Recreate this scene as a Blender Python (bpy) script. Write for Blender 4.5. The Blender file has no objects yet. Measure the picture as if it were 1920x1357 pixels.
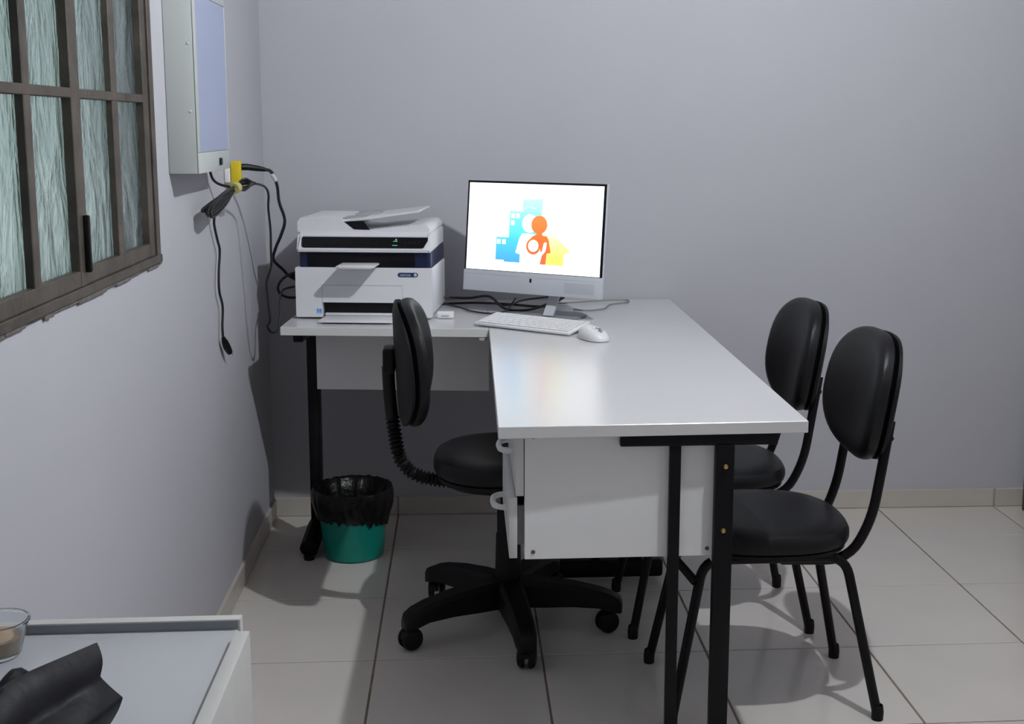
import bpy, bmesh, math, random
from mathutils import Vector, Matrix, Euler
random.seed(7)
PI = math.pi
SC = bpy.context.scene
COL = SC.collection

# ------------------------------------------------------------------ camera
CAM_H = 1.3598
F_PX, CX, CY = 2337.25, 1050.38, 618.67
PITCH, YAW, ROLL = 0.1632, 0.0794, -0.0056
cd = bpy.data.cameras.new('camera')
cam = bpy.data.objects.new('camera', cd)
COL.objects.link(cam)
cy_, sy_, cp_, sp_ = math.cos(YAW), math.sin(YAW), math.cos(PITCH), math.sin(PITCH)
fwd = Vector((sy_*cp_, cy_*cp_, -sp_)); rgt = Vector((cy_, -sy_, 0)); dwn = fwd.cross(rgt)
cr_, sr_ = math.cos(ROLL), math.sin(ROLL)
r2 = cr_*rgt + sr_*dwn; d2 = -sr_*rgt + cr_*dwn
M = Matrix((r2, -d2, -fwd)).transposed().to_4x4()
M.translation = (0, 0, CAM_H)
cam.matrix_world = M
cd.sensor_width = 36.0
cd.lens = F_PX/1920*36
cd.shift_x = (960-CX)/1920
cd.shift_y = (CY-678.5)/1920
cd.clip_start = 0.02
SC.camera = cam

# ------------------------------------------------------------------ world (overcast daylight outside the window)
w = bpy.data.worlds.new('overcast_daylight'); SC.world = w; w.use_nodes = True
bg = w.node_tree.nodes['Background']
bg.inputs[0].default_value = (0.70, 0.82, 0.80, 1); bg.inputs[1].default_value = 0.85
VS = SC.view_settings
VS.view_transform = 'Standard'; VS.look = 'None'; VS.gamma = 1; VS.exposure = -0.36; VS.use_curve_mapping = False
LAMP = Vector((0.85, 2.08, 2.43))
LAMP_STRENGTH = 8600.0

# ------------------------------------------------------------------ materials
def nodes(name):
    m = bpy.data.materials.new(name); m.use_nodes = True
    nt = m.node_tree
    return m, nt, nt.nodes['Principled BSDF']
def mat(name, col, rough=0.5, metal=0.0, spec=0.5, var=0.0, vscale=8.0, bump=0.0, bscale=60.0, stretch=(1,1,1), trans=0.0, coat=0.0):
    m, nt, p = nodes(name)
    p.inputs['Base Color'].default_value = (*col, 1); p.inputs['Roughness'].default_value = rough
    p.inputs['Metallic'].default_value = metal; p.inputs['Specular IOR Level'].default_value = spec
    p.inputs['Transmission Weight'].default_value = trans; p.inputs['Coat Weight'].default_value = coat
    tc = nt.nodes.new('ShaderNodeTexCoord'); mp = nt.nodes.new('ShaderNodeMapping')
    mp.inputs['Scale'].default_value = stretch
    nt.links.new(tc.outputs['Object'], mp.inputs['Vector'])
    if var > 0:
        n = nt.nodes.new('ShaderNodeTexNoise'); n.inputs['Scale'].default_value = vscale; n.inputs['Detail'].default_value = 4
        nt.links.new(mp.outputs[0], n.inputs['Vector'])
        r = nt.nodes.new('ShaderNodeValToRGB')
        r.color_ramp.elements[0].position = 0.3; r.color_ramp.elements[1].position = 0.7
        r.color_ramp.elements[0].color = (*[c*(1-var) for c in col], 1); r.color_ramp.elements[1].color = (*[min(1, c*(1+var)) for c in col], 1)
        nt.links.new(n.outputs[0], r.inputs[0]); nt.links.new(r.outputs[0], p.inputs['Base Color'])
    if bump > 0:
        n2 = nt.nodes.new('ShaderNodeTexNoise'); n2.inputs['Scale'].default_value = bscale; n2.inputs['Detail'].default_value = 3
        nt.links.new(mp.outputs[0], n2.inputs['Vector'])
        b = nt.nodes.new('ShaderNodeBump'); b.inputs['Strength'].default_value = bump; b.inputs['Distance'].default_value = 0.01
        nt.links.new(n2.outputs[0], b.inputs['Height']); nt.links.new(b.outputs[0], p.inputs['Normal'])
    return m
def emit(name, col, s):
    m, nt, p = nodes(name)
    p.inputs['Base Color'].default_value = (0.02, 0.02, 0.02, 1); p.inputs['Roughness'].default_value = 0.3
    p.inputs['Emission Color'].default_value = (*col, 1); p.inputs['Emission Strength'].default_value = s
    return m
SCR = 2.1
WALL = mat('wall_paint', (0.44, 0.44, 0.475), 0.75, spec=0.25, var=0.012, vscale=2.5, bump=0.03, bscale=45)
CEIL = mat('bounce_damping_ceiling', (0.30, 0.27, 0.25), 0.6, var=0.25, vscale=3, stretch=(1, 8, 1))  # unseen ceiling; dark board finish invented to hold down bounced light
TILE = mat('glazed_tile', (0.62, 0.585, 0.55), 0.15, spec=0.4, var=0.025, vscale=5, bump=0.012, bscale=7)
SKIRT = mat('skirting_tile', (0.49, 0.455, 0.41), 0.3, var=0.04, vscale=9)
GROUT = mat('grout', (0.20, 0.15, 0.11), 0.9, var=0.25, vscale=14)
LAM = mat('white_laminate', (0.60, 0.60, 0.615), 0.25, spec=0.9, var=0.008, vscale=5, bump=0.006, bscale=220)
LAME = mat('laminate_edge', (0.62, 0.615, 0.61), 0.5, var=0.02, vscale=14)
PANEL = mat('melamine_panel', (0.80, 0.80, 0.80), 0.5, var=0.015, vscale=6)
BLKM = mat('black_painted_steel', (0.003, 0.003, 0.004), 0.42, spec=0.2, var=0.2, vscale=30)
BRASS = mat('brass_screw', (0.55, 0.42, 0.16), 0.35, metal=0.9)
SCREW = mat('dark_screw', (0.12, 0.12, 0.12), 0.4, metal=0.6)
LEATH = mat('black_vinyl', (0.005, 0.005, 0.0065), 0.44, spec=0.28, var=0.15, vscale=12, bump=0.05, bscale=260)
BPLAS = mat('black_plastic', (0.004, 0.004, 0.0045), 0.5, spec=0.25, var=0.15, vscale=30)
BELLO = mat('black_rubber_bellows', (0.006, 0.006, 0.006), 0.55, spec=0.3)
CORD = mat('black_cord', (0.008, 0.008, 0.009), 0.45)
CORDG = mat('grey_cord', (0.22, 0.22, 0.23), 0.5)
PWHT = mat('printer_white_plastic', (0.68, 0.68, 0.71), 0.42, var=0.01, vscale=8)
PGRY = mat('printer_grey_plastic', (0.38, 0.38, 0.40), 0.5, var=0.03, vscale=20)
PBLU = mat('printer_navy_plastic', (0.006, 0.012, 0.050), 0.3, var=0.1, vscale=10)
PBLK = mat('glossy_black_plastic', (0.004, 0.004, 0.006), 0.3, spec=0.25, var=0.1, vscale=20)
SILV = mat('silver_grey_plastic', (0.50, 0.52, 0.565), 0.4, var=0.02, vscale=12)
BADGE = mat('navy_badge', (0.015, 0.035, 0.11), 0.4)
LBLUE = mat('blue_sticker', (0.05, 0.30, 0.72), 0.5)
WHT = mat('white_plastic', (0.72, 0.72, 0.73), 0.35, var=0.01, vscale=20)
KEYM = mat('white_keycap', (0.66, 0.66, 0.68), 0.5, var=0.02, vscale=40)
TEAL = mat('teal_plastic', (0.0, 0.20, 0.155), 0.35, var=0.05, vscale=10)
BAG = mat('black_bin_liner', (0.003, 0.003, 0.0035), 0.34, spec=0.3, bump=0.5, bscale=35)
YEL = mat('yellow_plastic', (0.60, 0.46, 0.012), 0.45, var=0.04, vscale=20)
TAPE = mat('yellow_tie', (0.46, 0.44, 0.16), 0.5)
IRON = mat('brown_painted_iron', (0.058, 0.047, 0.037), 0.5, var=0.35, vscale=16, bump=0.12, bscale=90)
PLAST = mat('chipped_plaster', (0.62, 0.60, 0.58), 0.9, var=0.1, vscale=60)
WOODD = mat('dark_brown_wood', (0.055, 0.030, 0.018), 0.45, var=0.35, vscale=6, stretch=(6, 6, 0.6))
BOXW = mat('painted_steel_box', (0.45, 0.48, 0.465), 0.4, var=0.012, vscale=6)
ACRY = mat('bluish_acrylic', (0.325, 0.37, 0.53), 0.28, spec=0.5, var=0.01, vscale=6)
CABW = mat('cabinet_white', (0.42, 0.43, 0.46), 0.45, var=0.012, vscale=6)
CABG = mat('cabinet_grey_edge', (0.22, 0.235, 0.255), 0.45, var=0.03, vscale=8)
CABE = mat('cabinet_edge_band', (0.50, 0.495, 0.48), 0.5, var=0.02, vscale=20)
BLEA = mat('dark_leather', (0.005, 0.005, 0.008), 0.5, spec=0.2, var=0.3, vscale=9, bump=0.1, bscale=45)
CLEAR = mat('clear_plastic', (0.93, 0.96, 0.97), 0.08, trans=1.0, spec=0.5)
BROWNC = mat('brown_paper', (0.36, 0.25, 0.15), 0.7, var=0.2, vscale=30)
SCREEN = emit('screen_white', (1.0, 1.0, 1.0), SCR)
LED = emit('green_display', (0.25, 1.0, 0.55), 0.6)
BULB = emit('lamp_bulb', (0.92, 0.965, 1.0), LAMP_STRENGTH)

def glass_mat():
    m, nt, p = nodes('hammered_glass')
    p.inputs['Base Color'].default_value = (0.80, 0.94, 0.93, 1); p.inputs['Roughness'].default_value = 0.24
    p.inputs['Transmission Weight'].default_value = 1.0; p.inputs['IOR'].default_value = 1.45
    tc = nt.nodes.new('ShaderNodeTexCoord'); mp = nt.nodes.new('ShaderNodeMapping'); mp.inputs['Scale'].default_value = (1, 1.0, 0.40)
    nt.links.new(tc.outputs['Object'], mp.inputs['Vector'])
    n = nt.nodes.new('ShaderNodeTexNoise'); n.inputs['Scale'].default_value = 42; n.inputs['Detail'].default_value = 2; n.inputs['Distortion'].default_value = 1.0
    n2 = nt.nodes.new('ShaderNodeTexNoise'); n2.inputs['Scale'].default_value = 16; n2.inputs['Detail'].default_value = 3; n2.inputs['Distortion'].default_value = 0.8
    b = nt.nodes.new('ShaderNodeBump'); b.inputs['Strength'].default_value = 1.0; b.inputs['Distance'].default_value = 0.0013
    b2 = nt.nodes.new('ShaderNodeBump'); b2.inputs['Strength'].default_value = 1.0; b2.inputs['Distance'].default_value = 0.008
    nt.links.new(mp.outputs[0], n.inputs['Vector']); nt.links.new(n.outputs[0], b.inputs['Height'])
    nt.links.new(mp.outputs[0], n2.inputs['Vector']); nt.links.new(n2.outputs[0], b2.inputs['Height'])
    nt.links.new(b2.outputs[0], b.inputs['Normal']); nt.links.new(b.outputs[0], p.inputs['Normal'])
    return m
GLASS = glass_mat()

def ramp_emit(name, stops, z0, z1, s=SCR, axis=2):
    """flat print on a lit screen: vertical colour gradient in object space"""
    m, nt, p = nodes(name)
    p.inputs['Base Color'].default_value = (0.02, 0.02, 0.02, 1)
    tc = nt.nodes.new('ShaderNodeTexCoord'); sx = nt.nodes.new('ShaderNodeSeparateXYZ'); mr = nt.nodes.new('ShaderNodeMapRange')
    mr.inputs['From Min'].default_value = z0; mr.inputs['From Max'].default_value = z1
    cr = nt.nodes.new('ShaderNodeValToRGB')
    while len(cr.color_ramp.elements) < len(stops): cr.color_ramp.elements.new(0.5)
    for e, (t, c) in zip(cr.color_ramp.elements, stops): e.position = t; e.color = (*c, 1)
    nt.links.new(tc.outputs['Object'], sx.inputs[0]); nt.links.new(sx.outputs[axis], mr.inputs[0]); nt.links.new(mr.outputs[0], cr.inputs[0])
    nt.links.new(cr.outputs[0], p.inputs['Emission Color']); p.inputs['Emission Strength'].default_value = s
    return m

# ------------------------------------------------------------------ mesh builder
def fillet(pts, r, n=5):
    pts = [Vector(p) for p in pts]; out = [pts[0]]
    for i in range(1, len(pts)-1):
        a, b, c = pts[i-1], pts[i], pts[i+1]
        rr = min(r, (a-b).length*0.49, (c-b).length*0.49)
        p0 = b+(a-b).normalized()*rr; p1 = b+(c-b).normalized()*rr
        for k in range(n+1):
            t = k/n; out.append((1-t)**2*p0+2*t*(1-t)*b+t*t*p1)
    out.append(pts[-1]); return out
def smooth_path(pts, n=6):
    P = [Vector(p) for p in pts]; P = [2*P[0]-P[1]]+P+[2*P[-1]-P[-2]]; out = []
    for i in range(1, len(P)-2):
        p0, p1, p2, p3 = P[i-1:i+3]
        for k in range(n):
            t = k/n
            out.append(0.5*((2*p1)+(p2-p0)*t+(2*p0-5*p1+4*p2-p3)*t*t+(-p0+3*p1-3*p2+p3)*t**3))
    out.append(P[-2]); return out
class MB:
    def __init__(s): s.bm = bmesh.new(); s.mi = 0
    def _mat(s, fs):
        for f in fs: f.material_index = s.mi
    def box(s, a, b, bev=0.0, rot=None, seg=2):
        """axis box from corner a to corner b, optional rotation (Euler) about its centre"""
        c = [(a[i]+b[i])/2 for i in range(3)]; d = [max(1e-5, abs(b[i]-a[i])) for i in range(3)]
        mt = Matrix.Translation(c)
        if rot: mt = mt @ Euler(rot).to_matrix().to_4x4()
        mt = mt @ Matrix.Diagonal((*d, 1))
        r = bmesh.ops.create_cube(s.bm, size=1, matrix=mt); vs = r['verts']
        fs = set(f for v in vs for f in v.link_faces); s._mat(fs)
        if bev > 0:
            es = list(set(e for v in vs for e in v.link_edges))
            o = bmesh.ops.bevel(s.bm, geom=es, offset=bev, segments=seg, profile=0.5, affect='EDGES')
            s._mat(o['faces'])
        return s
    def rings(s, rings, cap0=True, cap1=True, closed=True):
        vr = [[s.bm.verts.new(p) for p in r] for r in rings]; n = len(vr[0]); fs = []
        for a, b in zip(vr, vr[1:]):
            for i in range(n if closed else n-1):
                j = (i+1) % n; fs.append(s.bm.faces.new((a[i], a[j], b[j], b[i])))
        if cap0: fs.append(s.bm.faces.new(list(reversed(vr[0]))))
        if cap1: fs.append(s.bm.faces.new(vr[-1]))
        s._mat(fs); return s
    def tube(s, path, r, n=10, cap=True):
        P = [Vector(p) for p in path]; rad = r if callable(r) else (lambda i: r)
        t0 = (P[1]-P[0]).normalized(); up = Vector((0, 0, 1)) if abs(t0.z) < 0.9 else Vector((1, 0, 0))
        u = t0.cross(up).normalized(); rs = []
        for i, p in enumerate(P):
            t = (P[min(i+1, len(P)-1)]-P[max(i-1, 0)]).normalized()
            u = (u-t*u.dot(t)).normalized(); v = t.cross(u)
            rs.append([p+(u*math.cos(2*PI*k/n)+v*math.sin(2*PI*k/n))*rad(i) for k in range(n)])
        return s.rings(rs, cap, cap)
    def lathe(s, prof, c=(0, 0, 0), n=24, axis='Z', cap0=True, cap1=True):
        rs = []
        for r, h in prof:
            ring = []
            for k in range(n):
                a = 2*PI*k/n; x, y = r*math.cos(a), r*math.sin(a)
                p = {'Z': (x, y, h), 'Y': (x, h, -y), 'X': (h, x, y)}[axis]
                ring.append((c[0]+p[0], c[1]+p[1], c[2]+p[2]))
            rs.append(ring)
        return s.rings(rs, cap0, cap1)
    def prism(s, poly, d0, d1, axis='Y'):
        def pt(p, d): return {'Y': (p[0], d, p[1]), 'X': (d, p[0], p[1]), 'Z': (p[0], p[1], d)}[axis]
        return s.rings([[pt(p, d0) for p in poly], [pt(p, d1) for p in poly]])
    def flat(s, poly, fn):
        f = s.bm.faces.new([s.bm.verts.new(fn(p)) for p in poly]); s._mat([f]); return s
    def xf(s, m):
        bmesh.ops.transform(s.bm, matrix=m, verts=s.bm.verts[:]); return s
    def mesh(s, name, mats, smooth=True, angle=35):
        bmesh.ops.recalc_face_normals(s.bm, faces=s.bm.faces[:])
        me = bpy.data.meshes.new(name); s.bm.to_mesh(me); s.bm.free()
        for m in (mats if isinstance(mats, (list, tuple)) else [mats]): me.materials.append(m)
        if smooth:
            me.polygons.foreach_set('use_smooth', [True]*len(me.polygons))
            me.set_sharp_from_angle(angle=math.radians(angle))
        return me
    def build(s, name, mats, parent=None, smooth=True, angle=35):
        o = bpy.data.objects.new(name, s.mesh(name, mats, smooth, angle)); COL.objects.link(o)
        if parent: o.parent = parent
        return o
def tag(o, label=None, cat=None, group=None, kind=None):
    if label: o['label'] = label
    if cat: o['category'] = cat
    if group: o['group'] = group
    if kind: o['kind'] = kind
    return o
def empty(name, loc=(0, 0, 0), rz=0.0, label=None, cat=None, group=None):
    o = bpy.data.objects.new(name, None); COL.objects.link(o); o.location = loc; o.rotation_euler = (0, 0, rz)
    o.empty_display_size = 0.05
    return tag(o, label, cat, group)
def copy_tree(o, parent=None):
    c = o.copy(); COL.objects.link(c)
    if parent: c.parent = parent
    for ch in list(o.children): copy_tree(ch, c)
    return c
def inst(name, me, parent, loc=(0, 0, 0), rot=None):
    o = bpy.data.objects.new(name, me); COL.objects.link(o); o.parent = parent; o.location = loc
    if rot: o.rotation_euler = rot
    return o

# ------------------------------------------------------------------ room shell
XL, XR, YF, YB, ZC = -0.66, 2.05, -0.95, 4.267, 2.58
WALL_ROT = -0.0143
TX0, TY0, TW, TD = -0.2298, 2.6207, 0.43, 0.4313
fl = MB().box((XL-0.2, YF-0.2, -0.10), (XR+0.2, YB+0.2, -0.0025)).build('floor', GROUT, smooth=False); tag(fl, kind='structure')
tile_cache = {}
def tile_mesh(wd, dp):
    k = (round(wd, 3), round(dp, 3))
    if k not in tile_cache:
        tile_cache[k] = MB().box((-wd/2, -dp/2, -0.006), (wd/2, dp/2, 0), 0.0012, seg=1).mesh('tile', TILE)
    return tile_cache[k]
G = 0.0026
for i in range(-1, 6):
    for j in range(-9, 4):
        x0, x1 = TX0+i*TW, min(XR+0.02, TX0+(i+1)*TW); y0, y1 = max(YF, TY0+j*TD), min(YB+0.06, TY0+(j+1)*TD)
        if y1-y0 < 0.02: continue
        inst('tile', tile_mesh(x1-x0-2*G, y1-y0-2*G), fl, ((x0+x1)/2, (y0+y1)/2, random.uniform(-0.0003, 0)), (random.uniform(-.0006, .0006), random.uniform(-.0006, .0006), 0))
wb = MB().box((XL-0.3, 0, 0), (XR+0.3, 0.15, ZC)).build('wall_back', WALL, smooth=False)
wb.location = (0, YB, 0); wb.rotation_euler = (0, 0, WALL_ROT); tag(wb, kind='structure')
# window opening in the left wall
WY0, WY1, WZ0, WZ1 = 1.20, 2.772, 1.060, 2.16
m = MB(); T = 0.16
m.box((XL-T, YF-0.1, 0), (XL, WY0, ZC)); m.box((XL-T, WY1, 0), (XL, YB+0.12, ZC)); m.box((XL-T, WY0, 0), (XL, WY1, WZ0)); m.box((XL-T, WY0, WZ1), (XL, WY1, ZC))
wl = m.build('wall_left', WALL, smooth=False); tag(wl, kind='structure')
tag(MB().box((XR, YF-0.1, 0), (XR+0.15, 3.30, ZC)).box((XR, 4.15, 0), (XR+0.15, YB+0.1, ZC)).box((XR, 3.30, 2.12), (XR+0.15, 4.15, ZC)).build('wall_right', WALL, smooth=False), kind='structure')
tag(MB().box((XL-0.2, YF-0.15, 0), (XR+0.2, YF, ZC)).build('wall_front', WALL, smooth=False), kind='structure')
tag(MB().box((XL-0.2, YF-0.2, ZC), (XR+0.2, YB+0.3, ZC+0.1)).build('ceiling', CEIL, smooth=False), kind='structure')
# door in the right wall, its brown jamb just enters the frame
d1 = empty('door_1', (XR, 3.725, 0)); tag(d1, kind='structure')
MB().box((0.05, -0.40, 0.01), (0.085, 0.40, 2.08), 0.003).build('door_leaf', WOODD, d1)
MB().box((-0.046, 0.395, 0), (0.13, 0.46, 2.12), 0.004).build('door_jamb', WOODD, d1)
MB().box((-0.046, -0.46, 0), (0.13, -0.395, 2.12), 0.004).build('door_jamb', WOODD, d1)
MB().box((-0.046, -0.46, 2.085), (0.13, 0.46, 2.15), 0.004).build('door_head', WOODD, d1)
# skirting tiles
SK = 0.066
bb = empty('baseboard_back', (0, YB, 0), WALL_ROT); tag(bb, kind='structure')
skm = MB().box((-TW/2+0.0016, -0.009, 0.001), (TW/2-0.0016, 0.004, SK), 0.0015, seg=1).mesh('tile', SKIRT)
for i in range(-1, 5): inst('tile', skm, bb, (TX0+(i+0.5)*TW, 0, 0))
sk2 = MB().box((-0.056, -0.009, 0.001), (0.056, 0.004, SK), 0.0015, seg=1).mesh('tile', SKIRT)
inst('tile', sk2, bb, (TX0+5*TW+0.061, 0, 0))
bl = empty('baseboard_left', (XL, 0, 0)); tag(bl, kind='structure')
skl = MB().box((-0.004, -TD/2+0.0016, 0.001), (0.009, TD/2-0.0016, SK), 0.0015, seg=1).mesh('tile', SKIRT)
for j in range(-8, 4):
    y0 = TY0+j*TD
    if j == 3:
        hh = (YB-y0)/2-0.003
        me = MB().box((-0.004, -hh, 0.001), (0.009, hh, SK), 0.0015, seg=1).mesh('tile', SKIRT)
        inst('tile', me, bl, (0, y0+hh, 0))
    else: inst('tile', skl, bl, (0, y0+TD/2, 0))

# ------------------------------------------------------------------ window: brown iron casements with textured panes
wn = empty('window_1', (XL, 2.25, WZ0)); tag(wn, kind='structure')
def wbox(m, y0, y1, z0, z1, x0, x1, bev=0.0015): m.box((x0, y0-2.25, z0-WZ0), (x1, y1-2.25, z1-WZ0), bev, seg=1)
m = MB()
wbox(m, WY1-0.03, WY1, WZ0, WZ1, -0.03, 0.006); wbox(m, WY0, WY0+0.03, WZ0, WZ1, -0.03, 0.006)
wbox(m, WY0, WY1, WZ0, WZ0+0.017, -0.035, 0.009); wbox(m, WY0, WY1, WZ1-0.03, WZ1, -0.03, 0.006)
m.build('window_frame', IRON, wn)
m = MB(); random.seed(3)
y = WY0
while y < WY1:                                            # uneven mortar bead below the frame
    l = random.uniform(0.03, 0.10); h = random.uniform(0.0, 0.006)
    wbox(m, y, min(WY1+0.01, y+l), WZ0-0.004-h, WZ0+0.002, -0.02, 0.004+random.uniform(0, .003)); y += l
m.build('mortar_bead', mat('grey_mortar', (0.13, 0.115, 0.11), 0.9, var=0.3, vscale=40), wn, smooth=False)
for yy, zz in ((WY1+0.002, WZ0+0.004), (2.03, WZ0-0.003), (WY1+0.001, 1.395)):
    m = MB(); m.box((-0.004, yy-2.25-0.012, zz-WZ0-0.007), (0.0045, yy-2.25+0.010, zz-WZ0+0.006), 0.003, rot=(0.5, 0, 0)); m.build('plaster_chip', PLAST, wn)
ZR = [(1.077, 1.105), (1.400, 1.417), (1.748, 1.765), (2.10, 2.13)]
def leaf(y0, y1, x0, x1, stl, str_, mul):
    """one casement leaf; pane openings between stiles, mullion and rails"""
    lf = MB()
    wbox(lf, y0, y0+stl, 1.077, 2.13, x0, x1); wbox(lf, y1-str_, y1, 1.077, 2.13, x0, x1)
    for (a, b) in ZR: wbox(lf, y0, y1, a, b, x0+0.001, x1-0.001)
    wbox(lf, mul[0], mul[1], 1.08, 2.12, x0+0.002, x1-0.002)
    lo = lf.build('casement', IRON, wn)
    cols = [(y0+stl, mul[0]), (mul[1], y1-str_)]
    for (ya, yb) in cols:
        for (za, zb) in zip([b for a, b in ZR[:-1]], [a for a, b in ZR[1:]]):
            g = MB(); wbox(g, ya-0.002, yb+0.002, za-0.002, zb+0.002, x0+0.001, x0+0.005, 0); g.build('pane', GLASS, lo, smooth=False)
    return lo
leaf(2.235, 2.738, -0.0175, 0.002, 0.022, 0.040, (2.468, 2.506))
lo = leaf(1.73, 2.231, -0.0165, 0.004, 0.025, 0.030, (1.972, 2.003))
leaf(1.24, 1.722, -0.0175, 0.002, 0.03, 0.03, (1.47, 1.50))
MB().box((0.002, 2.226-2.25, 1.10-WZ0), (0.014, 2.238-2.25, 1.20-WZ0), 0.003).build('latch', BPLAS, wn)

# ------------------------------------------------------------------ ceiling lamp (out of view, lights the room)
cl = empty('ceiling_lamp', (LAMP.x, LAMP.y, ZC), label='bare white bulb in a ceiling rose', cat='lamp')
MB().lathe([(0.0005, 0), (0.06, 0), (0.055, -0.02), (0.022, -0.03), (0.022, -0.09), (0.0005, -0.09)], n=20).build('socket', WHT, cl)
MB().lathe([(0.004, -0.085), (0.010, -0.125), (0.0145, -0.135), (0.0175, -0.150), (0.0145, -0.163), (0.008, -0.169), (0.001, -0.170)], n=14).build('bulb', BULB, cl)

# ------------------------------------------------------------------ L-shaped office desk
DZ, DT = 0.765, 0.025
dk = empty('office_desk', (0.39, 3.3, 0), label='white L-shaped office desk on black steel legs with hanging drawers', cat='desk')
def W(*p): return (p[0]-0.39, p[1]-3.3, p[2])
def dbox(a, b, bev=0.001, **k): return MB().box(W(*a), W(*b), bev, **k)
def slab(poly, z0, z1, bev=0.0012):
    m = MB(); m.mi = 0
    vb = [m.bm.verts.new(W(x, y, z0)) for x, y in poly]; vt = [m.bm.verts.new(W(x, y, z1)) for x, y in poly]
    f = m.bm.faces.new(vt); f.material_index = 0; g = m.bm.faces.new(vb[::-1]); g.material_index = 1
    n = len(poly)
    for i in range(n):
        h = m.bm.faces.new((vb[i], vb[(i+1) % n], vt[(i+1) % n], vt[i])); h.material_index = 1
    bmesh.ops.bevel(m.bm, geom=m.bm.edges[:], offset=bev, segments=1, affect='EDGES')
    return m
slab([(0.0695, 2.421), (0.705, 2.438), (0.718, 4.238), (0.083, 4.245)], DZ-DT, DZ).build('tabletop', [LAM, LAME], dk, smooth=False)
SR = math.atan2(3.633-3.696, 0.063+0.538)
ux, uy = math.cos(SR), math.sin(SR)
slab([(-0.538, 3.696), (0.0782, 3.632), (0.0826, 4.236), (-0.508, 4.252)], DZ-DT-0.001, DZ-0.0006).build('return_top', [LAM, LAME], dk, smooth=False)
# return modesty panel, leg, bracket
def along(s, t, z): return W(-0.538+ux*s-uy*t, 3.696+uy*s+ux*t, z)
def rbox(s0, s1, t0, t1, z0, z1, bev=0.001):
    m = MB(); m.box((s0, t0, z0), (s1, t1, z1), bev)
    return m.xf(Matrix.Translation(W(-0.538, 3.696, 0)) @ Matrix.Rotation(SR, 4, 'Z'))
rbox(0.056, 0.60, 0.222, 0.237, 0.530, DZ-DT-0.001).build('return_modesty_panel', PANEL, dk)
rbox(0.020, 0.054, 0.24, 0.29, 0.03, DZ-DT-0.001, 0.004).build('return_leg', BLKM, dk)
rbox(0.022, 0.052, 0.06, 0.48, DZ-DT-0.032, DZ-DT-0.002, 0.004).build('return_leg_arm', BLKM, dk)
m = MB().tube(fillet([along(0.037, 0.13, 0.034), along(0.037, 0.265, 0.075), along(0.037, 0.47, 0.034)], 0.05), 0.030, 10)
m.build('return_foot', BLKM, dk)
for t in (0.13, 0.47):
    MB().lathe([(0.0005, 0), (0.016, 0), (0.018, 0.012), (0.0005, 0.012)], c=along(0.037, t, 0.0), n=14).build('glide', BPLAS, dk)
rbox(0.590, 0.612, 0.002, 0.05, DZ-DT-0.012, DZ-DT-0.002, 0.002).build('bracket', PGRY, dk)
# front leg frame
LY0, LY1 = 2.432, 2.450
dbox((0.318, 2.438, 0.716), (0.643, 2.457, 0.7395), 0.002).build('leg_arm', BLKM, dk)
dbox((0.4205, 2.440, 0.055), (0.4435, 2.457, 0.717), 0.002).build('leg', BLKM, dk)
dbox((0.5145, 2.434, 0.055), (0.5530, 2.457, 0.717), 0.002).build('leg', BLKM, dk)
MB().tube(fillet([W(0.17, 2.437, 0.032), W(0.33, 2.437, 0.052), W(0.60, 2.437, 0.052), W(0.70, 2.437, 0.032)], 0.06), 0.026, 10).build('foot', BLKM, dk)
for (x, z) in ((0.5345, 0.672), (0.5330, 0.536)):
    MB().lathe([(0.0005, -0.0045), (0.004, -0.004), (0.0056, 0), (0.0056, 0.003)], c=W(x, 2.434, z), n=12, axis='Y').build('bolt', BRASS, dk)
# rear leg frame
dbox((0.318, 3.575, 0.716), (0.643, 3.605, 0.7395), 0.002).build('leg_arm', BLKM, dk)
dbox((0.385, 3.58, 0.055), (0.408, 3.60, 0.717), 0.002).build('leg', BLKM, dk)
dbox((0.495, 3.575, 0.055), (0.536, 3.60, 0.717), 0.002).build('leg', BLKM, dk)
dbox((0.17, 3.565, 0.012), (0.60, 3.61, 0.066), 0.01, seg=3).build('foot', BLKM, dk)
# long modesty panel between the frames
dbox((0.5215, 2.452, 0.45), (0.5365, 3.575, DZ-DT-0.001)).build('modesty_panel', PANEL, dk)
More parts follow.
